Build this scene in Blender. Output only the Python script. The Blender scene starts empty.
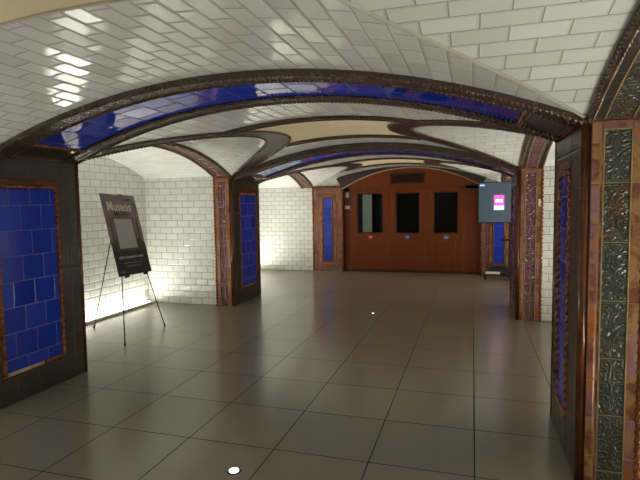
import bpy, math, random
from mathutils import Vector, Matrix
random.seed(7)
COL = bpy.context.scene.collection
PI = math.pi

# ------------------------------------------------------------------ hall dimensions (metres)
XL, XR = -3.46, 0.534                 # hall faces of the left and right pillars
XC = (XL + XR) / 2; HX = (XR - XL) / 2
ZS, ZC = 1.95, 2.35                   # springing and crown of the main barrel
RX = (HX**2 + (ZC-ZS)**2) / (2*(ZC-ZS))
ZSC = 2.282                            # crown of the side barrels
JW = 0.285                            # width of the pillar jambs
XBL, XBR = -4.96, 1.98                # back walls of the alcoves
YE = 8.05                             # end wall
YF = -6.0                             # wall behind
BAYS = [(-3.03, 0.085), (0.95, 4.0), (4.99, YE)]

DROP=0.0
def zm(x):
    return ZC-DROP - RX + math.sqrt(max(0.0, RX*RX - (x-XC)**2))
def side_prof(y0, y1):
    yc = (y0+y1)/2; hs = (y1-y0)/2; rise = ZSC-ZS
    R = (hs*hs + rise*rise)/(2*rise)
    dd=DROP
    return (lambda y: ZSC - dd - R + math.sqrt(max(0.0, R*R-(y-yc)**2))), yc, hs, R
def groin_dx(z):
    return math.sqrt(max(0.0, RX*RX - (RX-(ZC-DROP-z))**2))

# ------------------------------------------------------------------ mesh collector
class MB:
    def __init__(s): s.v=[]; s.f=[]; s.uv=[]; s.sm=[]
    def face(s, pts, uvs=None, smooth=False):
        b=len(s.v); s.v += [tuple(p) for p in pts]; s.f.append(tuple(range(b,b+len(pts))))
        if uvs is None:
            p=[Vector(q) for q in pts]; n=(p[1]-p[0]).cross(p[2]-p[0])
            if n.length<1e-12 and len(p)>3: n=(p[2]-p[0]).cross(p[3]-p[0])
            a=max(range(3), key=lambda i: abs(n[i]))
            uvs=[((q[1],q[2]),(q[0],q[2]),(q[0],q[1]))[a] for q in p]
        s.uv.append(list(uvs)); s.sm.append(smooth)
    def box(s, x0,x1,y0,y1,z0,z1, bev=0.0):
        if x0>x1: x0,x1=x1,x0
        if y0>y1: y0,y1=y1,y0
        if z0>z1: z0,z1=z1,z0
        if bev<=0:
            P=[(x,y,z) for x in (x0,x1) for y in (y0,y1) for z in (z0,z1)]
            for q in ((0,1,3,2),(4,6,7,5),(0,4,5,1),(2,3,7,6),(0,2,6,4),(1,5,7,3)): s.face([P[i] for i in q])
            return
        lo=(x0,y0,z0); hi=(x1,y1,z1); b=min(bev,(x1-x0)*.45,(y1-y0)*.45,(z1-z0)*.45)
        def pt(sg, ax):      # corner vertex that lies on the face of axis ax
            return tuple((hi[i] if sg[i]>0 else lo[i]) - (0 if i==ax else sg[i]*b) for i in range(3))
        S=(-1,1)
        def add(pts, nrm):
            p=[Vector(q) for q in pts]; n=(p[1]-p[0]).cross(p[2]-p[0])
            if n.dot(Vector(nrm))<0: pts=pts[::-1]
            s.face(pts)
        for ax in range(3):
            o=[i for i in range(3) if i!=ax]
            for d in S:
                q=[]
                for a,c in ((-1,-1),(1,-1),(1,1),(-1,1)):
                    sg=[0,0,0]; sg[ax]=d; sg[o[0]]=a; sg[o[1]]=c; q.append(pt(sg,ax))
                nn=[0,0,0]; nn[ax]=d; add(q,nn)
            for a in S:
                for c in S:
                    q=[]
                    for e,axx in ((-1,o[0]),(1,o[0]),(1,o[1]),(-1,o[1])):
                        sg=[0,0,0]; sg[ax]=e; sg[o[0]]=a; sg[o[1]]=c; q.append(pt(sg,axx))
                    nn=[0,0,0]; nn[o[0]]=a; nn[o[1]]=c; add(q,nn)
        for a in S:
            for c in S:
                for e in S:
                    sg=[a,c,e]; add([pt(sg,0),pt(sg,1),pt(sg,2)], sg)
    def grid(s, P, UV=None, smooth=True, flip=False):
        b=len(s.v); n=len(P); m=len(P[0])
        for r in P: s.v += [tuple(p) for p in r]
        for i in range(n-1):
            for j in range(m-1):
                q=[(i,j),(i+1,j),(i+1,j+1),(i,j+1)]
                if flip: q=q[::-1]
                s.f.append(tuple(b+a*m+c for a,c in q))
                s.uv.append([UV[a][c] if UV else (P[a][c][0],P[a][c][1]) for a,c in q]); s.sm.append(smooth)
    def tube(s, path, r, n=8, closed=False, lobes=0, amp=0.0, pitch=0.05, cap=True, ry=None):
        p=[Vector(q) for q in path]; N=len(p)
        t=[]
        for i in range(N):
            a=p[(i+1)%N] if closed or i<N-1 else p[i]; c=p[(i-1)%N] if closed or i>0 else p[i]
            d=a-c; t.append(d.normalized() if d.length>1e-9 else Vector((0,0,1)))
        u=Vector((0,0,1)) if abs(t[0].z)<.9 else Vector((1,0,0))
        u=(u-t[0]*u.dot(t[0])).normalized(); L=0; rings=[]; b=len(s.v)
        for i in range(N):
            if i:
                L+=(p[i]-p[i-1]).length; u=(u-t[i]*u.dot(t[i]))
                u=u.normalized()
            w=t[i].cross(u); rr=r[i] if isinstance(r,(list,tuple)) else r
            ph=lobes*2*PI*L/pitch
            for k in range(n):
                th=2*PI*k/n; q=rr*(1+(amp*math.cos(lobes*th-ph) if lobes else 0))
                s.v.append(tuple(p[i]+u*(q*math.cos(th))+w*(q*math.sin(th))))
            rings.append(L)
        for i in range(N if closed else N-1):
            j=(i+1)%N
            for k in range(n):
                l=(k+1)%n
                s.f.append((b+i*n+k,b+i*n+l,b+j*n+l,b+j*n+k))
                s.uv.append([(k/n,rings[i]),((k+1)/n,rings[i]),((k+1)/n,rings[j]),(k/n,rings[j])]); s.sm.append(True)
        if cap and not closed:
            s.f.append(tuple(b+k for k in range(n))[::-1]); s.uv.append([(0,0)]*n); s.sm.append(False)
            s.f.append(tuple(b+(N-1)*n+k for k in range(n))); s.uv.append([(0,0)]*n); s.sm.append(False)
    def rope(s, path, r=0.016, pitch=0.045):
        s.tube(resample(path, pitch/7), r, 12, lobes=2, amp=0.40, pitch=pitch*1.5)
    def cyl(s, c, r, h, axis='z', n=24, r2=None):
        r2=r if r2 is None else r2
        def P(rr,th,z):
            a,b=rr*math.cos(th),rr*math.sin(th)
            return {'z':(c[0]+a,c[1]+b,c[2]+z),'y':(c[0]+a,c[1]+z,c[2]-b),'x':(c[0]+z,c[1]+a,c[2]+b)}[axis]
        A=[P(r,2*PI*k/n,0) for k in range(n)]; B=[P(r2,2*PI*k/n,h) for k in range(n)]
        for k in range(n):
            l=(k+1)%n; s.face([A[k],A[l],B[l],B[k]], smooth=True)
        s.face(A[::-1]); s.face(B)
    def build(s, name, mat, parent=None, org=None):
        me=bpy.data.meshes.new(name)
        o_=Vector(org) if org is not None else (parent_origin(parent) if parent else Vector((0,0,0)))
        me.from_pydata([tuple(Vector(q)-o_) for q in s.v], [], s.f)
        ul=me.uv_layers.new(name='UVMap'); k=0
        flat=[]
        for u in s.uv:
            for q in u: flat += [q[0],q[1]]
        ul.data.foreach_set('uv', flat)
        me.polygons.foreach_set('use_smooth', s.sm)
        me.materials.append(mat); me.update()
        o=bpy.data.objects.new(name, me); COL.objects.link(o)
        if parent: o.parent=parent
        else: o.location=o_
        return o

def parent_origin(p):
    v=Vector((0,0,0))
    while p: v+=p.location; p=p.parent
    return v
def resample(path, step):
    p=[Vector(q) for q in path]; out=[p[0]]
    for a,b in zip(p[:-1],p[1:]):
        n=max(1,int(round((b-a).length/step)))
        for i in range(1,n+1): out.append(a.lerp(b,i/n))
    return out
def tag(o, label, cat, group=None):
    o['label']=label; o['category']=cat
    if group: o['group']=group
    return o
def thing(name, loc, label, cat, group=None):
    o=bpy.data.objects.new(name,None); COL.objects.link(o); o.location=loc; o.empty_display_size=.1
    return tag(o,label,cat,group)
def struct(o):
    o['kind']='structure'; return o
def struct_empty(name, loc=(0,0,0)):
    o=bpy.data.objects.new(name,None); COL.objects.link(o); o.location=loc; return struct(o)

# ------------------------------------------------------------------ materials
def srgb(r,g,b):
    f=lambda c: c/12.92 if c<=.04045 else ((c+.055)/1.055)**2.4
    return (f(r/255),f(g/255),f(b/255),1)
class NT:
    def __init__(s,name):
        s.m=bpy.data.materials.new(name); s.m.use_nodes=True; s.t=s.m.node_tree; s.t.nodes.clear()
        s.out=s.n('ShaderNodeOutputMaterial'); s.b=s.n('ShaderNodeBsdfPrincipled'); s.l(s.b.outputs[0],s.out.inputs[0])
    def n(s,k,**kw):
        x=s.t.nodes.new(k)
        for a,v in kw.items(): setattr(x,a,v)
        return x
    def l(s,a,b): s.t.links.new(a,b)
    def put(s,sock,v):
        if isinstance(v,bpy.types.NodeSocket): s.l(v,sock)
        elif v is not None: sock.default_value=v
    def math(s,op,a,b=None,c=None):
        x=s.n('ShaderNodeMath',operation=op); s.put(x.inputs[0],a); s.put(x.inputs[1],b)
        if c is not None: s.put(x.inputs[2],c)
        return x.outputs[0]
    def vmath(s,op,a,b=None,sc=None):
        x=s.n('ShaderNodeVectorMath',operation=op); s.put(x.inputs[0],a); s.put(x.inputs[1],b)
        if sc is not None: s.put(x.inputs['Scale'],sc)
        return x.outputs[0]
    def mix(s,f,a,b):
        x=s.n('ShaderNodeMix',data_type='RGBA'); s.put(x.inputs[0],f); s.put(x.inputs[6],a); s.put(x.inputs[7],b); return x.outputs[2]
    def ramp(s,f,stops,interp='LINEAR'):
        x=s.n('ShaderNodeValToRGB'); cr=x.color_ramp; cr.interpolation=interp
        while len(cr.elements)<len(stops): cr.elements.new(.5)
        for e,(p,c) in zip(cr.elements,stops): e.position=p; e.color=c
        s.put(x.inputs[0],f); return x.outputs[0]
    def step(s,v,a,b,lo=0.,hi=1.):
        x=s.n('ShaderNodeMapRange',interpolation_type='SMOOTHSTEP'); s.put(x.inputs[0],v)
        for i,k in enumerate((a,b,lo,hi)): s.put(x.inputs[i+1],k)
        return x.outputs[0]
    def noise(s,vec,scale,detail=3,rough=.55,dist=0.):
        x=s.n('ShaderNodeTexNoise'); s.put(x.inputs['Vector'],vec); x.inputs['Scale'].default_value=scale
        x.inputs['Detail'].default_value=detail; x.inputs['Roughness'].default_value=rough; x.inputs['Distortion'].default_value=dist
        return x
    def set(s,**k):
        for a,v in k.items(): s.put(s.b.inputs[a.replace('_',' ')],v)

def plain(name, col, rough=.5, metal=0., var=.0, nscale=6., bump=0., bscale=40., coat=0.):
    t=NT(name); co=t.n('ShaderNodeTexCoord').outputs['Object']
    c=col
    if var:
        nz=t.noise(co,nscale,4).outputs[0]
        c=t.mix(t.step(nz,.3,.7), tuple(x*(1-var) for x in col[:3])+(1,), tuple(min(1,x*(1+var)) for x in col[:3])+(1,))
    t.set(Base_Color=c,Roughness=rough,Metallic=metal,Coat_Weight=coat)
    if bump:
        b=t.n('ShaderNodeBump'); b.inputs['Strength'].default_value=.6; b.inputs['Distance'].default_value=bump
        t.l(t.noise(co,bscale,3).outputs[0],b.inputs['Height']); t.l(b.outputs[0],t.b.inputs['Normal'])
    return t.m
def emit(name,col,power):
    t=NT(name); t.set(Base_Color=col,Emission_Color=col,Emission_Strength=power,Roughness=.4); return t.m

def tile_mat(name, w, h, cols, mortar=.004, mcol=srgb(120,115,105), bevel=.012, depth=.004, stagger=.5,
             rough=.12, tilt=.02, relief=0., rscale=30., metal=0., cloud=.0, spec=.5, du=0., dv=0., mrough=.7, ramp_noise=.0, wob=0.):
    """glazed tiles on UVs in metres: joints, bevels, each tile a shade and a tilt of its own"""
    t=NT(name)
    uv=t.n('ShaderNodeUVMap',uv_map='UVMap').outputs[0]
    sx=t.n('ShaderNodeSeparateXYZ'); t.l(uv,sx.inputs[0])
    v=t.math('DIVIDE',t.math('ADD',sx.outputs[1],dv),h); row=t.math('FLOOR',v)
    u=t.math('DIVIDE',t.math('ADD',sx.outputs[0],du),w)
    u=t.math('ADD',u,t.math('MULTIPLY',t.math('FLOORED_MODULO',row,2.),stagger))
    col=t.math('FLOOR',u)
    fu=t.math('SUBTRACT',u,col); fv=t.math('SUBTRACT',v,row)
    d=t.math('MINIMUM', t.math('MULTIPLY',t.math('MINIMUM',fu,t.math('SUBTRACT',1.,fu)),w),
                        t.math('MULTIPLY',t.math('MINIMUM',fv,t.math('SUBTRACT',1.,fv)),h))
    mask=t.step(d,mortar*.35,mortar*.65)
    cid=t.n('ShaderNodeCombineXYZ'); t.l(col,cid.inputs[0]); t.l(row,cid.inputs[1])
    wn=t.n('ShaderNodeTexWhiteNoise',noise_dimensions='3D'); t.l(cid.outputs[0],wn.inputs[0])
    rnd=wn.outputs[0]
    oc=t.n('ShaderNodeTexCoord').outputs['Object']
    f=rnd
    if ramp_noise:
        nz=t.noise(oc,9.,4,.6,.6).outputs[0]
        f=t.math('ADD',t.math('MULTIPLY',rnd,1-ramp_noise),t.math('MULTIPLY',t.step(nz,.3,.7),ramp_noise))
    n=len(cols); c=t.ramp(f,[(i/max(1,n-1),k) for i,k in enumerate(cols)]) if n>1 else cols[0]
    if cloud:
        nz=t.noise(oc,5.,5,.6).outputs[0]
        c=t.mix(t.step(nz,.35,.65,0,cloud),c,tuple(x*.45 for x in cols[0][:3])+(1,))
    c=t.mix(mask,mcol,c)
    t.set(Base_Color=c,Metallic=t.math('MULTIPLY',mask,metal) if metal else 0.,
          Roughness=t.math('ADD',mrough,t.math('MULTIPLY',mask,rough-mrough)))
    t.b.inputs['Specular IOR Level'].default_value=spec
    # tilt
    geo=t.n('ShaderNodeNewGeometry').outputs['Normal']
    nrm=geo
    if tilt:
        off=t.vmath('SCALE',t.vmath('SUBTRACT',wn.outputs[1],(.5,.5,.5)),sc=tilt)
        nrm=t.vmath('NORMALIZE',t.vmath('ADD',geo,off))
    hgt=t.step(d,mortar*.4,bevel)
    if wob:
        hgt=t.math('ADD',hgt,t.math('MULTIPLY',t.noise(oc,14.,2).outputs[0],wob))
    if relief:
        # scrolling foliage relief: distorted rings mirrored inside every tile
        mu=t.math('ABSOLUTE',t.math('SUBTRACT',fu,.5)); cc=t.n('ShaderNodeCombineXYZ')
        t.l(t.math('MULTIPLY',mu,w),cc.inputs[0]); t.l(t.math('MULTIPLY',fv,h),cc.inputs[1])
        nz=t.noise(cc.outputs[0],rscale*.6,2,.5)
        vv=t.vmath('ADD',cc.outputs[0],t.vmath('SCALE',nz.outputs[1],sc=.05))
        vo=t.n('ShaderNodeTexVoronoi',feature='F1'); t.l(vv,vo.inputs['Vector']); vo.inputs['Scale'].default_value=rscale*.75
        rg=t.math('SINE',t.math('MULTIPLY',vo.outputs['Distance'],16.))
        rg=t.math('MULTIPLY',t.step(d,.004,.02),rg)
        hgt=t.math('ADD',hgt,t.math('MULTIPLY',rg,relief))
    b=t.n('ShaderNodeBump'); b.inputs['Strength'].default_value=.85; b.inputs['Distance'].default_value=depth
    t.l(hgt,b.inputs['Height']); t.l(nrm,b.inputs['Normal']); t.l(b.outputs[0],t.b.inputs['Normal'])
    return t.m

M={}
W3=[srgb(226,227,218),srgb(232,233,226),srgb(219,220,210),srgb(236,237,231)]
M['white']=tile_mat('white_bevelled_tile',.224,.112,W3,mortar=.006,mcol=srgb(158,151,138),bevel=.013,depth=.003,rough=.12,tilt=.05)
M['white_wall']=tile_mat('white_wall_tile',.2,.1,W3,mortar=.007,mcol=srgb(146,141,128),bevel=.012,depth=.003,rough=.13,tilt=.04,cloud=.0)
M['vault_pale']=tile_mat('pale_vault_tile',.2,.1,W3,mortar=.004,mcol=srgb(188,183,170),bevel=.01,depth=.003,rough=.3,tilt=.02)
BL=[srgb(22,50,168),srgb(30,60,186),srgb(26,56,176),srgb(42,70,192)]
M['blue']=tile_mat('cobalt_tile',.2,.2,BL,mortar=.004,mcol=srgb(118,124,150),bevel=.008,depth=.003,rough=.12,tilt=.02,dv=.05,wob=.25)
M['blue_small']=tile_mat('cobalt_tile_small',.24,.21,BL,mortar=.004,mcol=srgb(90,98,140),bevel=.008,depth=.003,rough=.12,tilt=.02,stagger=0.,wob=.2,du=.09,dv=.02)
M['blue_arch']=tile_mat('cobalt_arch_tile',.22,.22,BL,mortar=.005,mcol=srgb(70,80,125),bevel=.008,depth=.003,rough=.06,tilt=.05,stagger=.5)
DK=[srgb(50,46,40),srgb(62,57,50),srgb(70,58,45),srgb(54,57,55),srgb(78,60,44)]
M['dark']=tile_mat('dark_lustre_tile',.2,.2,DK,mortar=.004,mcol=srgb(78,74,66),bevel=.01,depth=.003,rough=.28,tilt=.03,stagger=0,metal=.15,wob=.6,ramp_noise=.5)
M['band']=tile_mat('silvery_brown_band_tile',.2,.2,[srgb(72,60,50),srgb(92,78,66),srgb(80,66,60),srgb(102,86,70)],mortar=.004,mcol=srgb(60,52,44),bevel=.012,depth=.005,rough=.26,tilt=.05,stagger=0,metal=.3,relief=.35,rscale=26.,ramp_noise=.5)
OR=[srgb(132,66,30),srgb(172,100,44),srgb(150,104,100),srgb(116,60,32),srgb(168,124,74),srgb(146,106,118),srgb(150,78,34)]
M['orange']=tile_mat('copper_lustre_tile',.3,.205,OR,mortar=.004,mcol=srgb(150,122,86),bevel=.01,depth=.003,rough=.28,tilt=.03,stagger=0,metal=.2,wob=.5,ramp_noise=.35,dv=.03)
M['rib']=tile_mat('purple_brown_rib_tile',.2,.2,[srgb(58,44,40),srgb(72,56,48),srgb(66,50,50),srgb(80,64,52)],mortar=.004,mcol=srgb(50,42,36),bevel=.012,depth=.005,rough=.3,tilt=.05,stagger=0,metal=.2,relief=.35,rscale=26.,ramp_noise=.5)
M['emb_purple']=tile_mat('purple_embossed_tile',.4,.3,[srgb(104,72,82),srgb(122,86,96),srgb(116,80,70),srgb(130,98,110)],mortar=.005,mcol=srgb(130,100,70),bevel=.01,depth=.006,rough=.25,tilt=.03,stagger=0,metal=.35,relief=.8,rscale=22.,ramp_noise=.6)
M['emb_copper_lit']=tile_mat('copper_embossed_tile_lit',.4,.3,[srgb(150,102,72),srgb(134,90,84),srgb(160,112,66),srgb(142,98,96)],mortar=.005,mcol=srgb(140,110,76),bevel=.01,depth=.006,rough=.25,tilt=.03,stagger=0,metal=.25,relief=.8,rscale=24.,ramp_noise=.6)  # brighter embossed tile: light on the left end panel put into its colour
M['emb_dark']=tile_mat('dark_embossed_tile',.4,.304,[srgb(64,72,64),srgb(78,86,76),srgb(86,76,60),srgb(72,80,76)],mortar=.005,mcol=srgb(140,124,90),bevel=.01,depth=.005,rough=.25,tilt=.02,stagger=0,metal=.2,relief=.5,rscale=26.,ramp_noise=.6,dv=.212)
M['rope']=plain('brown_rope_glaze',srgb(92,72,54),.18,.35,.4,14.)
M['rope_copper']=plain('copper_rope_glaze',srgb(134,80,42),.25,.4,.4,12.)
M['brown']=plain('brown_corner_glaze',srgb(104,58,28),.22,.2,.35,6.)
M['cream']=plain('cream_fillet',srgb(176,150,104),.35,.1,.2,10.)
M['green_relief']=plain('green_copper_relief',srgb(92,98,86),.26,.3,.45,9.)
M['copper_relief']=plain('copper_relief_glaze',srgb(130,88,54),.24,.4,.6,9.)
M['plaster']=plain('beige_plaster',srgb(232,214,176),.75,0,.06,1.5)
M['trim_grey']=plain('grey_trim',srgb(190,184,170),.5,0,.08,5.)
M['bare']=plain('bare_cream_mortar',srgb(206,182,148),.8,0,.2,20.,.003,60.)
M['floor']=tile_mat('porcelain_floor_tile',.6,.6,[srgb(142,133,116),srgb(139,130,113),srgb(145,136,118),srgb(141,132,115)],mortar=.0085,mcol=srgb(34,29,23),bevel=.004,depth=.0001,rough=.21,tilt=.0015,stagger=0,cloud=0.,mrough=.95)
def wood_mat(name,c1,c2):
    t=NT(name); co=t.n('ShaderNodeTexCoord').outputs['Object']
    mp=t.n('ShaderNodeMapping'); t.l(co,mp.inputs[0]); mp.inputs['Scale'].default_value=(9,9,.7)
    nz=t.noise(mp.outputs[0],4.,5,.6,.8).outputs[0]
    t.set(Base_Color=t.mix(t.step(nz,.3,.7),c1,c2),Roughness=.38)
    b=t.n('ShaderNodeBump'); b.inputs['Strength'].default_value=.2; b.inputs['Distance'].default_value=.002
    t.l(nz,b.inputs['Height']); t.l(b.outputs[0],t.b.inputs['Normal']); return t.m
M['wood']=wood_mat('red_brown_wood',srgb(112,49,7),srgb(130,60,10))
M['wood_dark']=wood_mat('dark_brown_wood',srgb(58,28,14),srgb(72,36,18))
M['black']=plain('black_metal',srgb(20,20,20),.4,.3)
M['steel']=plain('dark_steel',srgb(60,58,54),.35,.8)
M['glass']=plain('dark_door_glass',srgb(5,6,6),.08)
M['glass'].node_tree.nodes['Principled BSDF'].inputs['Specular IOR Level'].default_value=.2
M['curtain']=plain('grey_green_blind_behind_glass',srgb(110,124,118),.5)
M['sign_white']=plain('white_sign_plastic',srgb(232,226,208),.45)
M['sign_ink']=plain('grey_sign_ink',srgb(120,112,100),.6)
M['red']=plain('red_sticker',srgb(196,62,40),.4)
M['bluest']=plain('blue_sticker',srgb(84,110,160),.4)
M['led']=emit('led_diffuser',(1.,.97,.90,1),7.)
M['led_near']=emit('led_diffuser_near',(1.,.97,.90,1),7.)
M['led_far']=emit('led_diffuser_far',(1.,.97,.90,1),7.)
M['curb']=plain('pale_curb',srgb(214,210,196),.5,0,.05,8.)
M['floor_led']=emit('floor_lamp_lens',(1,.96,.86,1),7.)
M['floor_led_dim']=emit('small_floor_lamp_lens',(1,.96,.86,1),1.5)
M['screen']=emit('grey_screen',srgb(62,74,86),.27)
M['pink']=emit('pink_advert',srgb(236,70,150),1.1)
M['white_e']=emit('white_advert',srgb(240,240,244),1.0)
M['cyan']=emit('pale_blue_advert',srgb(150,205,230),1.0)
M['logo_e']=emit('blue_white_logo',srgb(130,160,220),.9)
M['lamp']=emit('fill_lamp_diffuser',(1.,.90,.78,1),10.)
M['poster_text']=plain('pale_print',srgb(214,206,196),.5)
M['poster_dim']=plain('dim_print',srgb(128,118,112),.5)
M['poster_card']=plain('grey_card_print',srgb(172,166,162),.5)
M['poster_mid']=plain('brown_grey_print',srgb(122,108,104),.45,0,.25,6.)
M['poster_low']=plain('black_print',srgb(40,34,36),.4,0,.3,6.)
M['poster']=plain('poster_print',srgb(78,68,66),.38,0,.35,4.)

# ------------------------------------------------------------------ floor and walls
m=MB(); m.box(XBL-.1,XBR+.1,YF-.1,YE+.35,-.08,0); struct(m.build('floor',M['floor']))
m=MB(); m.box(XBL-.12,XBL,YF,YE+.1,0,2.7)
wl=struct(m.build('wall_left',M['white_wall']))
m=MB(); m.box(XBR,XBR+.12,YF,YE+.1,0,2.7)
wr=struct(m.build('wall_right',M['white_wall']))
m=MB(); m.box(XBL,XBR,YF-.12,YF,0,2.7); struct(m.build('wall_front',M['white_wall']))
PILL={'L1':(XL,1,-.02,.93),'R1':(XR,-1,.085,.97),'L2':(XL,1,3.97,4.95),'R2':(XR,-1,4.0,4.99),'L0':(XL,1,-3.9,-3.03),'R0':(XR,-1,-3.9,-3.03)}
for k,(x,sg,y0,y1) in PILL.items():      # the cross walls of the alcoves behind each pillar
    m=MB(); i=.012
    xa,xb=(XBL,XL-JW-.002) if sg>0 else (XR+JW+.002,XBR)
    if k[1]=='0': xb = XL if sg>0 else xb; xa = xa if sg>0 else XR
    m.box(xa,xb,y0+i,y1-i,0,2.6)
    struct(m.build('wall_left' if sg>0 else 'wall_right',M['white_wall']))
# passage behind the photographer
m=MB(); m.box(XL-.1,XL,YF,-3.9,0,2.6); struct(m.build('wall_left',M['white_wall']))
m=MB(); m.box(XR,XR+.1,YF,-3.9,0,2.6); struct(m.build('wall_right',M['white_wall']))

# end wall with the arched opening of the wooden doors
OX0,OX1,OZ0,OZ1=-2.78,.145,1.84,2.262
OC=(OX0+OX1)/2; OH=(OX1-OX0)/2; OR_=(OH*OH+(OZ1-OZ0)**2)/(2*(OZ1-OZ0))
def zo(x): return OZ1-OR_+math.sqrt(max(0,OR_*OR_-(x-OC)**2))
m=MB(); m.box(XBL,OX0,YE,YE+.3,0,2.7); m.box(OX1,XBR,YE,YE+.3,0,2.7)
N=32; xs=[OX0+(OX1-OX0)*i/N for i in range(N+1)]
for a,b in zip(xs[:-1],xs[1:]):
    m.face([(a,YE,zo(a)),(b,YE,zo(b)),(b,YE,2.7),(a,YE,2.7)])
    m.face([(a,YE,zo(a)),(a,YE+.3,zo(a)),(b,YE+.3,zo(b)),(b,YE,zo(b))])
struct(m.build('wall_back',M['white_wall']))

# ------------------------------------------------------------------ ceiling: three groined bays
def groin(y, prof, side):
    return XC + side*groin_dx(prof(y))
for bi,(y0,y1) in enumerate(BAYS):
    DROP=.05 if bi==2 else 0.
    prof,yc,hs,R=side_prof(y0,y1)
    c=struct_empty('ceiling',(XC,yc,ZC))
    NY=48; ys=[y0+(y1-y0)*i/NY for i in range(NY+1)]
    arcv=lambda y: R*math.asin(max(-1,min(1,(y-yc)/R)))
    arcx=lambda x: RX*math.asin(max(-1,min(1,(x-XC)/RX)))
    # side cells (lunettes) and alcove vaults
    for sd in (-1,1):
        m=MB(); P=[];U=[]
        xe = XL-JW if sd<0 else XR+JW
        for y in ys:
            g=groin(y,prof,sd); g=max(g,XL-.001) if sd<0 else min(g,XR+.001)
            row=[xe+(g-xe)*k/10 for k in range(11)]
            P.append([(x,y,prof(y)) for x in row]); U.append([(x,arcv(y)) for x in row])
        m.grid(P,U,True,flip=(sd<0)); m.build('lunette',M['white'],c)
        m=MB(); xb=XBL if sd<0 else XBR; xe2=XL-JW+.02 if sd<0 else XR+JW-.02
        P=[[(xb+(xe2-xb)*k/4,y,prof(y)+.001) for k in range(5)] for y in ys]
        U=[[(q[0],arcv(q[1])) for q in r] for r in P]
        m.grid(P,U,True,flip=(sd<0)); m.build('alcove_vault',M['vault_pale'],c)
    # main barrel: tiled strips beside the arches, plaster in the middle
    PH=(.40,.62,.62)[bi]; PF=(.40,.76,.62)[bi]
    yk=[y0+(yc-PH-y0)*i/22 for i in range(23)]; yp=[yc-PH+(PH+PF)*i/20 for i in range(21)]; yk2=[yc+PF+(y1-yc-PF)*i/22 for i in range(23)]
    for yy,nm,mt in ((yk,'barrel_strip',M['white']),(yp,'plaster_panel',M['plaster']),(yk2,'barrel_strip',M['white'])):
        m=MB();P=[];U=[]
        for y in yy:
            a=max(groin(y,prof,-1),XL); b=min(groin(y,prof,1),XR)
            row=[a+(b-a)*k/40 for k in range(41)]
            P.append([(x,y,zm(x)) for x in row]); U.append([(y,arcx(x)) for x in row])
        m.grid(P,U,True); m.build(nm,mt,c)
    # groin lines
    for sd in (-1,1):
        line=[Vector((groin(y,prof,sd),y,0)) for y in ys]
        if bi==0:
            m=MB(); m.tube([(p.x,p.y,zm(p.x)-.002) for p in line],.010,6); m.build('groin_ridge',M['trim_grey'],c)
            continue
        # broad dark rib that follows the groin on the barrel side
        WB0=.24
        off=[]
        for i,p in enumerate(line):
            a=line[max(0,i-1)]; b=line[min(NY,i+1)]; d=(b-a).normalized()
            nrm=Vector((d.y,-d.x,0)) if sd<0 else Vector((-d.y,d.x,0))
            if nrm.x*sd>0: nrm=-nrm
            off.append(nrm)
        P=[];U=[];L=0
        for i,(p,nv) in enumerate(zip(line,off)):
            if bi==2 and p.y>yc+PH+.1: break
            if i: L+=(p-line[i-1]).length
            r=[];u=[]; WB=WB0+(.07*math.sin(PI*min(1,(p.y-yc)/hs)) if p.y>yc else -.11*min(1,(yc-p.y)/(.5*hs)))
            for k in range(5):
                q=p+nv*(WB*k/4); y=min(max(q.y,y0),y1); x=min(max(q.x,XL),XR)
                r.append((x,y,zm(x)-.008)); u.append((WB*k/4,L))
            P.append(r);U.append(u)
        m=MB(); m.grid(P,U,True,flip=(sd<0)); rb=m.build('groin_rib',M['rib'],c)
        m=MB()
        m.rope([(p.x,p.y,zm(p.x)-.006) for p in line[:len(P)]],.012); 
        e=[(r[4][0],r[4][1],r[4][2]+.004) for r in P]
        m.rope(e,.012); m.build('rope_molding',M['rope'],rb)
    # transverse borders of the plaster panel
    for s2 in (-1,1):
        yb=yc+(PF if s2>0 else -PH)
        inset=0.
        if bi:
            e=.01; dxdy=(groin(yb+e,prof,1)-groin(yb-e,prof,1))/(2*e); wb=.24+(.07*math.sin(PI*min(1,(yb-yc)/hs)) if yb>yc else -.11*min(1,(yc-yb)/(.5*hs)))
            inset=wb*math.sqrt(1+dxdy*dxdy)*.93
        a=groin(yb,prof,-1)+inset; b=groin(yb,prof,1)-inset
        xr=[a+(b-a)*k/30 for k in range(31)]
        if bi==0:
            m=MB(); m.tube([(x,yb,zm(x)-.002) for x in xr],.010,6); m.build('panel_border',M['trim_grey'],c)
        else:
            m=MB(); w=.06
            m.grid([[(x,yb-w,zm(x)-.014) for x in xr],[(x,yb+w,zm(x)-.014) for x in xr]],
                   [[(0,arcx(x)) for x in xr],[(2*w,arcx(x)) for x in xr]],True)
            pb=m.build('panel_border',M['rib'],c)
            m=MB(); m.rope([(x,yb-w,zm(x)-.010) for x in xr],.012); m.rope([(x,yb+w,zm(x)-.010) for x in xr],.012)
            m.build('rope_molding',M['rope'],pb)
# barrel behind the photographer
DROP=0.
m=MB(); P=[];U=[]
for i in range(9):
    y=YF+( -3.03-YF)*i/8; row=[XL+(XR-XL)*k/40 for k in range(41)]
    P.append([(x,y,zm(x)) for x in row]); U.append([(y,x) for x in row])
m.grid(P,U,True); struct(m.build('ceiling',M['white'],None,(XC,-4.6,ZC)))

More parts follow.
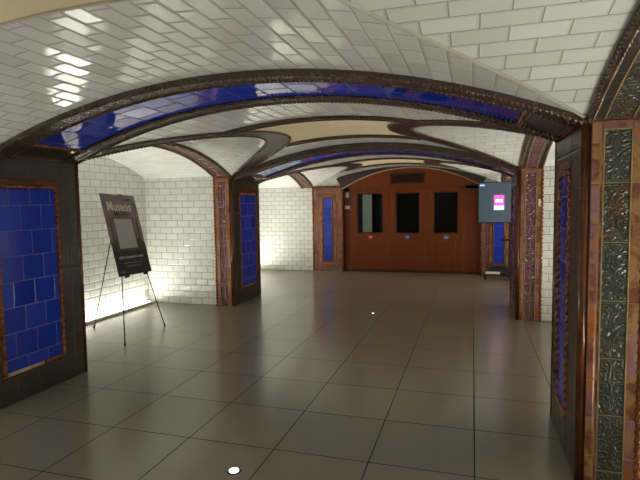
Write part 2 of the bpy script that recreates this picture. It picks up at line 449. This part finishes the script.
# ------------------------------------------------------------------ transverse arches with blue soffits
def trans_arch(y0,y1,label):
    t=thing('vault_arch',(XC,(y0+y1)/2,ZS),label,'arch','blue-tiled arches across the hall')
    N=64; xs=[XL+(XR-XL)*i/N for i in range(N+1)]
    dz=.030; bw=.175
    arcx=lambda x: RX*math.asin(max(-1,min(1,(x-XC)/RX)))
    def strip(name,ya,yb,xa,xb,mt,dz,par=t):
        m=MB(); n=48; xr=[xa+(xb-xa)*i/n for i in range(n+1)]
        m.grid([[(x,ya,zm(x)-dz) for x in xr],[(x,yb,zm(x)-dz) for x in xr]],[[(ya-y0,arcx(x)) for x in xr],[(yb-y0,arcx(x)) for x in xr]],True)
        m.grid([[(x,ya,zm(x)+.03) for x in xr],[(x,ya,zm(x)-dz) for x in xr]],[[(0,arcx(x)) for x in xr],[(.06,arcx(x)) for x in xr]],True)
        m.grid([[(x,yb,zm(x)-dz) for x in xr],[(x,yb,zm(x)+.03) for x in xr]],[[(0,arcx(x)) for x in xr],[(.06,arcx(x)) for x in xr]],True)
        return m.build(name,mt,par)
    XA,XB=XL+.21,XR-.27
    strip('blue_soffit',y0+bw,y1-bw,XA,XB,M['blue_arch'],.018)
    for ya,yb in ((y0,y0+bw),(y1-bw,y1)):
        e=strip('edge_band',ya,yb,XL,XR,M['band'],dz)
        m=MB()
        for y in (ya+(.012 if ya==y0 else 0),yb-(.012 if yb==y1 else 0)):
            m.rope([(x,y,zm(x)-dz+.004) for x in xs],.0125,.04)
        m.build('rope_molding',M['rope'],e)
    for xa,xb in ((XL,XA),(XB,XR)):
        e=strip('springer_panel',y0+bw,y1-bw,xa,xb,M['dark'],.024)
        m=MB(); x=XA if xa==XL else XB
        m.rope([(x,y0+bw,zm(x)-.024),(x,y1-bw,zm(x)-.024)],.013); m.build('rope_molding',M['rope_copper'],e)
    return t
trans_arch(.07,.945,'near wide arch across the hall with a glossy blue tiled underside')
DROP=.045
trans_arch(4.0,4.99,'second blue tiled arch across the hall, spanning between the two middle pillars')

DROP=0.
# ------------------------------------------------------------------ pillars
def scroll(c, r, turns, a0, sgn, n=26):
    out=[]
    for i in range(n+1):
        f=i/n; th=a0+sgn*turns*2*PI*f; rr=r*(1-.82*f); out.append((c[0]+rr*math.cos(th),c[1]+rr*math.sin(th)))
    return out
def relief_tile(m, place, u0, v0, w, h, kind, fine=.62):
    """raised foliage scrolls mirrored about the middle of one tile; place(u,v,out) gives the 3-D point"""
    cu=u0+w/2
    def line(pts,r0,r1,mir=True):
        r0*=fine; r1*=fine
        for s in ((1,-1) if mir else (1,)):
            P=[place(cu+s*p[0],v0+p[1],.0005) for p in pts]; n=len(P)
            m.tube(resample(P,.012) if n<6 else P,[r0+(r1-r0)*i/(max(1,(len(resample(P,.012)) if n<6 else n)-1)) for i in range(len(resample(P,.012)) if n<6 else n)],6)
    k=w/.125
    if kind==0:
        line(scroll((.026*k,h*.30),.026*k,1.35,PI*1.1,1),.0055,.002)
        line(scroll((.028*k,h*.62),.024*k,1.3,-PI*.9,-1),.0055,.002)
        line(scroll((.020*k,h*.86),.018*k,1.2,PI*1.2,1),.005,.002)
        line([(0,h*.05),(.006*k,h*.16),(.002*k,h*.34),(.008*k,h*.5),(0,h*.72),(.004*k,h*.95)],.005,.003)
        line([(.008*k,h*.06),(.03*k,h*.10),(.048*k,h*.05)],.006,.002); line([(.01*k,h*.46),(.036*k,h*.47),(.05*k,h*.41)],.006,.002)
    elif kind==1:
        ov=[(.040*k*math.cos(2*PI*i/28),h*.5+h*.36*math.sin(2*PI*i/28)) for i in range(29)]
        line(ov,.0045,.0045,False)
        line(scroll((.016*k,h*.62),.017*k,1.2,PI*1.3,1),.005,.002); line(scroll((.016*k,h*.38),.017*k,1.2,-PI*1.3,-1),.005,.002)
        line([(0,h*.22),(0,h*.78)],.005,.004,False); line([(0,h*.5),(.03*k,h*.5)],.005,.003)
        line(scroll((.045*k,h*.92),.014*k,1.1,PI,1),.005,.002); line(scroll((.045*k,h*.08),.014*k,1.1,PI,-1),.005,.002)
        line([(0,h*.90),(.02*k,h*.96)],.006,.003); line([(0,h*.1),(.02*k,h*.04)],.006,.003)
    else:
        line(scroll((.030*k,h*.45),.022*k,1.5,PI*.1,1),.006,.002)
        line(scroll((.024*k,h*.16),.020*k,1.2,PI*.9,-1),.0055,.002)
        line(scroll((.026*k,h*.76),.022*k,1.3,PI*1.5,1),.0055,.002)
        line([(0,h*.04),(.010*k,h*.24),(0,h*.45),(.012*k,h*.66),(0,h*.96)],.006,.003)
        line([(.01*k,h*.30),(.03*k,h*.33),(.05*k,h*.28)],.006,.002); line([(.01*k,h*.6),(.03*k,h*.62),(.052*k,h*.58)],.006,.002)

def jamb(t, xface, sg, yj, dirn, style, zt=ZS-.025):
    """ornamental end face of a pillar, looking along the hall (dirn -1 towards the street end)"""
    def bx(m,b0,b1,z0,z1,thick,bev=0):
        xa=xface-sg*b0; xb=xface-sg*b1
        m.box(xa,xb,yj,yj+dirn*thick,z0,z1,bev)
    m=MB(); bx(m,.026,.080,0,zt,.014,.003); m.build('copper_strip',M['orange'],t)
    m=MB(); bx(m,.212,.262,0,zt,.014,.003); m.build('copper_strip',M['orange'],t)
    m=MB(); bx(m,.086,.206,0,zt-.045,.010); pn=m.build('embossed_panel',M['emb_dark'] if style=='dark' else M['emb_purple'],t)
    if style=='dark':
        place=lambda u,v,o:(xface-sg*u,yj+dirn*(.010+o),v)
        z=.092; k=0; ma=MB(); mb_=MB(); kinds=[0,2,0,2,1,0]
        while z+.30<zt-.04:
            relief_tile(ma if kinds[k%6]!=1 else mb_,place,.086,z+.006,.12,.292,kinds[k%6]); z+=.304; k+=1
        ma.build('scroll_relief',M['green_relief'],pn); 
        if mb_.v: mb_.build('scroll_relief',M['copper_relief'],pn)
    m=MB(); bx(m,.080,.086,0,zt-.04,.017); bx(m,.206,.212,0,zt-.04,.017); bx(m,.080,.212,zt-.046,zt-.040,.017); m.build('cream_fillet',M['cream'],t)
    m=MB(); bx(m,.080,.212,zt-.040,zt,.014); m.build('head_strip',M['orange'],t)
    m=MB(); xr=xface-sg*.274; m.rope([(xr,yj+dirn*.006,0),(xr,yj+dirn*.006,zt)],.015,.07); m.build('rope_molding',M['rope_copper'],t)
def tiled_pillar(key,label,blue,style_n,style_f):
    x,sg,y0,y1=PILL[key]; b0,b1=blue; bz0,bz1=.25,1.68
    t=thing('tiled_pillar',(x-sg*JW/2,(y0+y1)/2,0),label,'pillar','tiled pillars along the hall')
    m=MB(); m.box(x-sg*JW,x,y0,y1,0,ZS); m.build('pillar_core',M['dark'],t)
    def hx(m,ya,yb,z0,z1,th,bev=0): m.box(x,x+sg*th,ya,yb,z0,z1,bev)
    m=MB(); hx(m,b0,b1,bz0,bz1,.012); bp=m.build('blue_panel',M['blue'],t)
    r=.016 if key=='R1' else .018; PT=.07
    m=MB(); hx(m,y0+.03,b0-2*r,.0,ZS-.04,.014,.003); hx(m,b1+2*r,y1-.03,0,ZS-.04,.014,.003)
    hx(m,b0-2*r,b1+2*r,bz1+.08,ZS-.04,.014,.003); hx(m,b0-2*r,b1+2*r,0,bz0-2*r,.014,.003); m.build('frame_border',M['dark'],t)
    m=MB(); hx(m,b0-2*r,b1+2*r,bz1+.028,bz1+.08,.018,.004); m.build('head_strip',M['brown'],t)
    m=MB(); X=x+sg*.010
    m.rope([(X,b0-r,bz0-r),(X,b0-r,bz1+r)],r,PT); m.rope([(X,b1+r,bz0-r),(X,b1+r,bz1+r)],r,PT)
    m.rope([(X,b0-r,bz1+r-.004),(X,b1+r,bz1+r-.004)],r,PT)
    if key!='L1': m.rope([(X,b0-r,bz0-r),(X,b1+r,bz0-r)],r,PT)
    m.build('rope_molding',M['rope_copper'],t)
    if key=='L1':        # the rope has broken off along the bottom and the near side: bare mortar
        m=MB(); hx(m,b0,b0+.36,bz0-.030,bz0-.002,.009); hx(m,b0-.026,b0-.002,bz0-.03,bz0+.55,.009); m.build('bare_mortar',M['bare'],t)
        m=MB(); m.rope([(X,b0+.37,bz0-r),(X,b1+r,bz0-r)],r,PT); m.build('rope_molding',M['rope_copper'],t)
    # corner mouldings
    m=MB()
    for y,d in ((y0+.008,1),(y1-.008,-1)):
        m.tube([(x-sg*.002,y,0),(x-sg*.002,y,ZS-.02)],.022,12)
    m.build('corner_molding',M['brown'],t)
    m=MB(); m.box(x-sg*JW,x+sg*.024,y0-.016,y1+.016,ZS-.025,ZS,.006); m.build('impost_molding',M['brown'],t)
    jamb(t,x,sg,y0,-1,style_n); jamb(t,x,sg,y1,1,style_f)
    return t
tiled_pillar('L1','near left pillar cut by the frame edge, wide blue panel with bare mortar below',(.10,.650),'purple','purple')
tiled_pillar('R1','near right pillar with dark green scroll relief panel between copper tiles',(.42,.75),'dark','purple')
tiled_pillar('L2','left pillar in the middle distance behind the easel, purple and copper tiled end',(4.24,4.79),'purple','purple')
tiled_pillar('R2','right pillar in the middle distance beside the grey display screen',(4.28,4.80),'purple','purple')

# ------------------------------------------------------------------ side arches over the alcove openings
def side_arch(bi,sd,label,style):
    global DROP
    DROP=.05 if bi==2 else 0.
    y0,y1=BAYS[bi]; prof,yc,hs,R=side_prof(y0,y1)
    xf=XL if sd<0 else XR; s=-1 if sd<0 else 1       # local b grows away from the hall
    t=thing('side_arch',(xf+s*JW/2,yc,ZS),label,'arch','arches over the alcove openings')
    N=48; ys=[y0+(y1-y0)*i/N for i in range(N+1)]
    arc=lambda y:R*math.asin(max(-1,min(1,(y-yc)/R)))
    def strip(name,b0,b1,mt,dz,par=t):
        m=MB(); xa,xb=xf+s*b0,xf+s*b1
        m.grid([[(xa,y,prof(y)-dz) for y in ys],[(xb,y,prof(y)-dz) for y in ys]],[[(b0,arc(y)) for y in ys],[(b1,arc(y)) for y in ys]],True,flip=(sd>0))
        m.grid([[(xa,y,prof(y)+.01) for y in ys],[(xa,y,prof(y)-dz) for y in ys]],[[(0,arc(y)) for y in ys],[(.03,arc(y)) for y in ys]],True)
        m.grid([[(xb,y,prof(y)-dz) for y in ys],[(xb,y,prof(y)+.01) for y in ys]],[[(0,arc(y)) for y in ys],[(.03,arc(y)) for y in ys]],True)
        return m.build(name,mt,par)
    strip('border_strip',.0,.084,M['dark'],.020); strip('border_strip',.208,JW,M['dark'],.020)
    pn=strip('embossed_soffit',.084,.208,M['emb_dark'] if style=='dark' else M['emb_purple'],.016)
    m=MB()
    for b in (.018,JW-.018): m.rope([(xf+s*b,y,prof(y)-.022) for y in ys],.017)
    m.build('rope_molding',M['rope'],t)
    m=MB()
    for b in (.082,.210): m.tube([(xf+s*b,y,prof(y)-.021) for y in ys],.004,6)
    m.build('cream_fillet',M['cream'],t)
    if style=='dark':
        m=MB(); z=0; k=0; L=2*arc(y1)
        def place(u,v,o):
            a=v-L/2; y=yc+R*math.sin(a/R); return (xf+s*u,y,prof(y)-.016-o)
        while z+.30<L: relief_tile(m,place,.086,z+.006,.12,.288,(0,2)[k%2]); z+=.30; k+=1
        m.build('scroll_relief',M['green_relief'],pn)
side_arch(0,1,'dark scroll-embossed side arch rising from the near right pillar','dark')
side_arch(0,-1,'side arch left of the viewer beyond the left edge of the photo','purple')
side_arch(1,-1,'dark side arch over the left alcove that holds the easel','purple')
side_arch(1,1,'side arch on the right between the near right and middle right pillars','purple')
side_arch(2,-1,'far left side arch next to the tiled panel by the wooden doors','purple')
side_arch(2,1,'far right side arch behind the middle right pillar','purple')

# ------------------------------------------------------------------ panels of the end wall, either side of the doors
def end_panel(x0,x1,label):
    t=thing('tiled_panel',((x0+x1)/2,YE,0),label,'panel','tiled panels beside the wooden doors')
    y=YE; cx=(x0+x1)/2; w=.098; z0,z1=.25,1.64; zt=1.90
    m=MB(); m.box(x0,x1,y-.02,y,0,zt); m.build('backing',M['emb_copper_lit'] if x0<0 else M['emb_purple'],t)  # left backing coloured brighter as lit, right one darker as shaded
    m=MB(); m.box(cx-w,cx+w,y-.026,y-.02,z0,z1); m.build('blue_panel',M['blue_small'],t)
    m=MB()
    for xa,xb in ((cx-w-.085,cx-w-.035),(cx+w+.035,cx+w+.085)): m.box(xa,xb,y-.030,y-.02,z0-.08,z1+.08,.003)
    m.box(cx-w-.085,cx+w+.085,y-.030,y-.02,z1+.035,z1+.085,.003); m.box(cx-w-.085,cx+w+.085,y-.030,y-.02,z0-.085,z0-.035,.003); m.build('copper_strip',M['orange'],t)
    m=MB()
    for xa,xb in ((x0+.038,x0+.095),(x1-.095,x1-.038)): m.box(xa,xb,y-.027,y-.02,0,zt-.03,.003)
    m.build('copper_strip',M['orange'],t)
    m=MB(); r=.014; Y=y-.026; a,b=cx-w-r,cx+w+r
    m.rope([(a,Y,z0-r),(a,Y,z1+r)],r); m.rope([(b,Y,z0-r),(b,Y,z1+r)],r); m.rope([(a,Y,z1+r),(b,Y,z1+r)],r); m.rope([(a,Y,z0-r),(b,Y,z0-r)],r)
    for x in (x0+.02,x1-.02): m.rope([(x,Y,0),(x,Y,zt)],.016)
    m.build('rope_molding',M['rope_copper'],t)
    m=MB(); m.box(x0,x1,y-.035,y-.0,zt-.03,zt+.02,.006); m.build('impost_molding',M['brown'],t)
end_panel(-3.49,-2.775,'narrow blue panel in purple embossed frame left of the wooden doors')
end_panel(.14,.855,'narrow blue panel right of the wooden doors, behind the display screen')

# arch band round the doors
t=thing('door_arch',(OC,YE,OZ0),'dark arch band with pale edge over the wooden doors','arch')
m=MB(); n=48; xr=[OX0+(OX1-OX0)*i/n for i in range(n+1)]
def outw(x,d):
    a=math.asin(max(-1,min(1,(x-OC)/OR_))); return (OC+(OR_+d)*math.sin(a),(OZ1-OR_)+(OR_+d)*math.cos(a))
P=[[],[],[],[]];U=[[],[],[],[]]
for x in xr:
    a=OR_*math.asin((x-OC)/OR_)
    for k,(d,y) in enumerate(((0,YE+.02),(0,YE-.03),(.25,YE-.03),(.25,YE))):
        q=outw(x,d); P[k].append((q[0],y,q[1])); U[k].append((.05*k,a))
m.grid(P,U,False,flip=True); m.build('arch_band',M['rib'],t)
m=MB(); m.rope([(outw(x,.25)[0],YE-.032,outw(x,.25)[1]) for x in xr],.015); m.build('rope_molding',M['rope'],t)
m=MB(); m.tube([(x,YE-.032,zo(x)+.008) for x in xr],.010,8); m.build('pale_bead',M['cream'],t)

# ------------------------------------------------------------------ wooden partition and doors
YW=YE+.10
part=struct_empty('wall_partition',(OC,YW,0))
m=MB()
m.box(OX0+.002,-2.62,YW-.02,YW+.06,0,OZ0+.02); m.box(-.18,OX1-.002,YW-.02,YW+.06,0,OZ0+.02)
for a,b in zip(xr[:-1],xr[1:]):
    zz=min(zo(a),zo(b)); m.face([(a,YW-.02,1.80),(b,YW-.02,1.80),(b,YW-.02,zo(b)),(a,YW-.02,zo(a))])
m.box(OX0+.002,OX1-.002,YW+.02,YW+.06,1.80,OZ0+.02)
m.build('wood_frame',M['wood'],part)
m=MB(); m.box(OX0+.001,OX0+.014,YE-.02,YW,0,OZ0+.01); m.box(OX1-.014,OX1-.001,YE-.02,YW,0,OZ0+.01); m.build('jamb_lining',M['wood_dark'],part)
m=MB()
for x in (-2.62,-.18): m.box(x-.02,x+.02,YW-.045,YW-.02,0,1.83,.006)
m.box(-2.64,-.16,YW-.045,YW-.02,1.80,1.84,.006); m.build('wood_trim',M['wood'],part)
m=MB(); m.box(OX0,OX1,YW-.035,YW-.02,0,.06); m.build('kick_rail',M['wood_dark'],part)
# transom vent
v=thing('transom_vent',(-1.36,YW-.02,2.045),'dark slatted vent in the wood above the middle door','vent')
m=MB(); m.box(-1.71,-1.01,YW-.032,YW-.02,1.955,2.135); m.build('vent_backing',M['black'],v)
m=MB()
for k in range(5):
    z=1.985+k*.030; m.face([(-1.69,YW-.046,z),(-1.03,YW-.046,z),(-1.03,YW-.032,z+.018),(-1.69,YW-.032,z+.018)]); m.box(-1.69,-1.03,YW-.047,YW-.033,z-.004,z)
m.build('slat',M['wood_dark'],v)
m=MB(); 
for a in ((-1.73,-1.69,1.935,2.155),(-1.03,-.99,1.935,2.155)): m.box(a[0],a[1],YW-.05,YW-.02,a[2],a[3],.005)
m.box(-1.73,-.99,YW-.05,YW-.02,1.935,1.965,.005); m.box(-1.73,-.99,YW-.05,YW-.02,2.125,2.155,.005); m.build('vent_frame',M['wood_dark'],v)
DOORS=[(-2.60,-1.775,-2.475,-1.90),(-1.765,-.975,-1.62,-1.105),(-.965,-.20,-.815,-.305)]
for i,(x0,x1,w0,w1) in enumerate(DOORS):
    d=struct_empty('door_%d'%(i+1),((x0+x1)/2,YW,0)); f=YW-.032
    z0,z1=.855,1.735
    m=MB()
    for a in ((x0,w0,.02,1.795),(w1,x1,.02,1.795)): m.box(a[0],a[1],f,YW+.03,a[2],a[3],.004)
    m.box(w0,w1,f,YW+.03,z1,1.795,.004); m.box(w0,w1,f,YW+.03,.02,.10,.004); m.box(w0,w1,f,YW+.03,z0-.10,z0,.004)
    m.build('door_frame',M['wood'],d)
    m=MB(); m.box(w0-.01,w1+.01,f+.014,YW+.03,.09,z0-.09); m.box(w0+.05,w1-.05,f+.006,f+.02,.15,z0-.15,.008); m.build('door_panel',M['wood'],d)
    m=MB(); m.box(w0,w1,f+.028,f+.034,z0,z1); m.build('window_pane',M['glass'],d)
    m=MB()
    for a in ((w0,w0+.018,z0,z1),(w1-.018,w1,z0,z1)): m.box(a[0],a[1],f-.004,f+.03,a[2],a[3],.004)
    m.box(w0,w1,f-.004,f+.03,z0,z0+.018,.004); m.box(w0,w1,f-.004,f+.03,z1-.018,z1,.004); m.build('glazing_bead',M['wood_dark'],d)
    if i==0:
        m=MB(); m.box(w0+.12,w0+.33,f+.0245,f+.0275,z0+.02,z1-.02); m.build('blind_strip',M['curtain'],d)
    cx=(-2.176,-1.366,-.55)[i]; cz=.772; yy=f-.004
    s=thing('door_sticker',(cx,f,cz),('round red sticker under the window of the left wooden door','round blue sticker under the window of the middle wooden door','round blue sticker under the window of the right wooden door')[i],'sticker','round stickers on the wooden doors')
    m=MB(); m.cyl((cx,f,cz),.056,-.003,'y'); m.build('sticker_disc',(M['red'],M['bluest'],M['bluest'])[i],s)
    m=MB(); m.box(cx-.034,cx+.034,f-.0045,f-.003,cz-.010,cz+.010); m.build('white_bar',M['sign_white'],s)
for cz,w,h,lb in ((1.708,.034,.058,'upright white notice on the wood beside the left door, upper of two'),(1.432,.062,.036,'white notice wider than tall, lower of two beside the left door')):
    s=thing('wall_notice',(-2.70,YW-.02,cz),lb,'sign','small notices on the wooden frame')
    m=MB(); m.box(-2.70-w,-2.70+w,YW-.026,YW-.02,cz-h,cz+h,.002); m.build('notice_plate',M['sign_white'],s)

s=thing('pillar_sticker',(.785,3.985,1.50),'small white sticker on the copper edge of the middle right pillar','sticker')
m=MB(); m.box(.765,.803,3.9845,3.9858,1.455,1.545); m.build('sticker_sheet',M['sign_white'],s)
# ------------------------------------------------------------------ LED strips along the foot of the alcove walls
LEDY=[(-2.9,-.1),(1.05,3.9),(5.1,7.95)]
for sd in (-1,1):
    for k,(a,b) in enumerate(LEDY):
        xb=XBL if sd<0 else XBR; s=1 if sd<0 else -1
        nm=('near','middle','far')[k]
        lb={(-1,0):'light strip at the wall foot in the near left alcove outside the frame',(-1,1):'glowing light strip along the floor behind the easel',(-1,2):'light strip at the wall foot of the far left alcove, hidden by the pillar',
            (1,0):'light strip in the near right alcove outside the frame',(1,1):'light strip in the right alcove behind the near right pillar',(1,2):'light strip in the far right alcove behind the middle right pillar'}[(sd,k)]
        t=thing('light_strip',(xb+s*.05,(a+b)/2,0),lb,'light','light strips at the foot of the alcove walls')
        m=MB(); m.box(xb,xb+s*.14,a,b,0,.03,.004); m.build('curb',M['curb'],t)
        m=MB(); m.box(xb+s*.03,xb+s*.09,a+.03,b-.03,.030,.042); m.build('diffuser',(M['led_near'],M['led'],M['led_far'])[k],t)
        la=bpy.data.lights.new('uplight_beam','AREA'); la.shape='RECTANGLE'; la.size=.06; la.size_y=b-a-.06; la.energy=(16,19,29)[k]; la.color=(1.,.97,.90); la.spread=math.radians(125)
        lo=bpy.data.objects.new('uplight_beam',la); COL.objects.link(lo); lo.parent=t; lo.location=(s*.01,0,.046); lo.rotation_euler=(PI,s*math.radians(30),0)
# recessed floor lamps
for x,y,r,lb in ((-1.325,-.30,.027,'bright round floor lamp set in the tiles at the front'),(-1.328,3.95,.018,'tiny floor lamp far along the middle of the hall')):
    t=thing('floor_lamp',(x,y,0),lb,'lamp','recessed lamps in the floor')
    m=MB(); m.cyl((x,y,0),r*1.6,.003,n=32,r2=r*1.4); m.build('steel_ring',M['steel'],t)
    m=MB(); m.cyl((x,y,.003),r,.002,n=32); m.build('lens',M['floor_led'] if r>.02 else M['floor_led_dim'],t)

# ------------------------------------------------------------------ easel and poster
F1=Vector((-3.661,1.733,0)); F2=Vector((-3.762,2.634,0)); FB=Vector((-4.592,2.328,0)); A=Vector((-4.14,2.35,1.66))
es=thing('tripod_easel',((F1+F2+FB)/3)[:],'thin black tripod easel holding the museum poster in the left alcove','easel')
nrm=(F2-F1).cross(A-F1).normalized()
for a,b in ((F1,A+Vector((0,-.02,0))),(F2,A+Vector((0,.02,0))),(FB,A)):
    m=MB(); b0=a+(b-a).normalized()*.02; m.tube([b0,a.lerp(b,.55),b],[.006,.007,.007],10); lg=m.build('leg',M['black'],es)
    m=MB(); m.tube([a+Vector((0,0,.0)),a+(b-a).normalized()*.035],[.011,.010],10); m.build('rubber_foot',M['black'],lg)
m=MB(); m.cyl(A+Vector((0,-.03,0)),.018,.06,'y',16); m.build('hinge',M['black'],es)
C0=Vector((-4.011,2.263,1.19))+nrm*.018; U=Vector((-.102,.994,-.038)).normalized(); V=Vector((-.246,.102,.963)); V=(V-U*V.dot(U)).normalized(); NN=U.cross(V)
if NN.x<0: NN=-NN
def pb(m,u0,u1,v0,v1,d0,d1):
    P=[C0+U*u+V*v+NN*d for u in (u0,u1) for v in (v0,v1) for d in (d0,d1)]
    for q in ((0,1,3,2),(4,6,7,5),(0,4,5,1),(2,3,7,6),(0,2,6,4),(1,5,7,3)): m.face([P[i] for i in q])
m=MB(); 
for u in (-.2,.2):
    m=MB(); pb(m,u-.012,u+.012,-.515,-.4905,-.02,.03); pb(m,u-.012,u+.012,-.515,-.47,.022,.030); m.build('support_peg',M['black'],es)
po=thing('poster',(C0)[:],'dark poster headed Museos with a grey card, leaning on the tripod easel','poster')
m=MB(); pb(m,-.35,.35,-.49,.49,-.003,.003); m.build('board',M['poster'],po)
m=MB(); pb(m,-.35,.35,.20,.49,.003,.0036); m.build('printed_vault',M['poster_mid'],po)
for a in ((-.35,-.29,-.10,.20),(-.26,-.22,-.06,.20),(.20,.25,-.06,.20),(.29,.35,-.10,.20)):
    m=MB(); pb(m,a[0],a[1],a[2],a[3],.003,.0036); m.build('printed_column',M['poster_mid'],po)
m=MB(); pb(m,-.35,.35,-.49,-.20,.003,.0036); m.build('printed_floor',M['poster_low'],po)
m=MB(); pb(m,-.20,.17,-.17,.19,.0036,.0044); m.build('grey_card',M['poster_card'],po)
m=MB()
for v,w in ((-.345,.20),(-.385,.16)): pb(m,-w,w*.95,v-.006,v+.006,.0036,.0042)
m.build('small_print',M['poster_dim'],po)
m=MB(); pb(m,.10,.22,.415,.44,.0036,.0042); m.build('corner_mark',M['poster_low'],po)
m=MB(); pb(m,-.31,-.20,-.455,-.435,.0036,.0042); m.build('corner_mark',M['poster_dim'],po)
def text(s,size,u,v,mat,name,parent,d=.0045,bold=.0):
    cu=bpy.data.curves.new(name,'FONT'); cu.body=s; cu.size=size; cu.align_x='CENTER'; cu.align_y='CENTER'; cu.extrude=.0004; cu.offset=bold
    o=bpy.data.objects.new(name+'_curve',cu); COL.objects.link(o)
    dg=bpy.context.evaluated_depsgraph_get(); me=bpy.data.meshes.new_from_object(o.evaluated_get(dg)); COL.objects.unlink(o); bpy.data.objects.remove(o)
    me.name=name; me.materials.clear(); me.materials.append(mat)
    R=Matrix((U,V,NN)).transposed().to_4x4(); R.translation=C0+U*u+V*v+NN*d-parent_origin(parent)
    me.transform(R)
    q=bpy.data.objects.new(name,me); COL.objects.link(q); q.parent=parent; return q
text('Museos',.16,-.03,.335,M['poster_text'],'title_lettering',po,bold=.002)
text('METRO',.09,-.01,.250,M['poster_low'],'title_lettering',po,bold=.001)
text('¿Qué te ha parecido la visita?',.044,-.01,-.275,M['poster_text'],'question_lettering',po,bold=.0008)

# ------------------------------------------------------------------ display screen
ky=7.55
k=thing('display_screen',(.42,ky,0),'grey screen with small pink advert on a dark wheeled stand by the doors','screen')
m=MB(); m.box(.085,.765,ky,ky+.05,1.095,1.90,.012); sc=m.build('screen_housing',M['black'],k)
m=MB(); m.box(.100,.750,ky-.003,ky,1.115,1.885); m.build('screen_face',M['screen'],k)
m=MB(); m.box(.38,.565,ky-.005,ky-.003,1.435,1.64); m.build('pink_advert',M['pink'],k)
m=MB(); m.box(.38,.565,ky-.005,ky-.003,1.355,1.435); m.build('blue_advert',M['cyan'],k)
m=MB()
for i,(a,b) in enumerate(((.41,.445),(.45,.475),(.48,.505),(.51,.535))): m.box(a,b,ky-.0065,ky-.005,1.50+.006*(i%2),1.56)
m.build('white_lettering',M['white_e'],k); m=MB()
for i in range(5): m.box(.395+.032*i,.415+.032*i,ky-.0065,ky-.005,1.365,1.40+.012*(i%3))
m.build('white_lettering',M['white_e'],k)
m=MB(); m.box(.118,.205,ky-.005,ky-.003,1.82,1.85); m.build('corner_logo',M['logo_e'],k)
m=MB(); m.box(.66,.72,ky+.05,ky+.09,.10,1.75,.006); m.box(.50,.72,ky+.05,ky+.08,.74,.79,.004); m.build('stand_post',M['black'],k)
m=MB()
m.box(.20,.76,ky-.04,ky+.08,.07,.115,.01); m.box(.62,.78,ky-.22,ky+.30,.07,.115,.01); m.box(.19,.26,ky-.18,ky+.25,.07,.115,.01); m.build('stand_base',M['black'],k)
m=MB(); P0=[(.22,ky-.10,.115),(.76,ky-.10,.115),(.76,ky+.12,.115),(.22,ky+.12,.115)]; P1=[(.37,ky-.04,.25),(.61,ky-.04,.25),(.61,ky+.08,.25),(.37,ky+.08,.25)]
for i in range(4): m.face([P0[i],P0[(i+1)%4],P1[(i+1)%4],P1[i]])
m.face(P1); m.face(P0[::-1]); m.build('stand_foot',M['black'],k)
m=MB(); m.box(.225,.50,ky-.135,ky-.101,.105,.155,.008); m.build('white_base_bar',M['sign_white'],k)
for x,y in ((.225,ky-.15),(.225,ky+.22),(.70,ky-.19),(.70,ky+.27)):
    m=MB(); m.cyl((x-.015,y,.035),.035,.03,'x',18); m.build('wheel',M['black'],k)
    
# ------------------------------------------------------------------ unseen fill lamp, added behind the photographer to brighten the hall
t=thing('fill_lamp',(XC,-4.3,2.33),'long fill lamp added under the ceiling behind the viewpoint, outside the frame','lamp')
m=MB(); m.box(XC-.6,XC+.6,-4.42,-4.18,2.22,2.34,.01); m.build('lamp_body',M['sign_white'],t)
m=MB(); m.box(XC-.56,XC+.56,-4.39,-4.21,2.205,2.22); m.build('diffuser',M['lamp'],t)

# ------------------------------------------------------------------ world, camera, view
w=bpy.data.worlds.new('World'); bpy.context.scene.world=w; w.use_nodes=True
w.node_tree.nodes['Background'].inputs[0].default_value=(.05,.045,.04,1); w.node_tree.nodes['Background'].inputs[1].default_value=.2
f,yaw,pit,rol=501.43,.29536,.07263,-.014615
fw=Vector((-math.sin(yaw)*math.cos(pit),math.cos(yaw)*math.cos(pit),-math.sin(pit))); r=Vector((math.cos(yaw),math.sin(yaw),0)); u=r.cross(fw)
r2=r*math.cos(rol)+u*math.sin(rol); u2=-r*math.sin(rol)+u*math.cos(rol)
cam=bpy.data.cameras.new('camera'); co=bpy.data.objects.new('camera',cam); COL.objects.link(co)
mt=Matrix((r2,u2,-fw)).transposed().to_4x4(); mt.translation=Vector((-.0224,-2.8135,1.5289)); co.matrix_world=mt
cam.sensor_width=36; cam.lens=f/640*36; cam.clip_start=.05
sc=bpy.context.scene; sc.camera=co
vs=sc.view_settings; vs.view_transform='Standard'; vs.look='None'; vs.gamma=1; vs.use_curve_mapping=False; vs.exposure=1.0
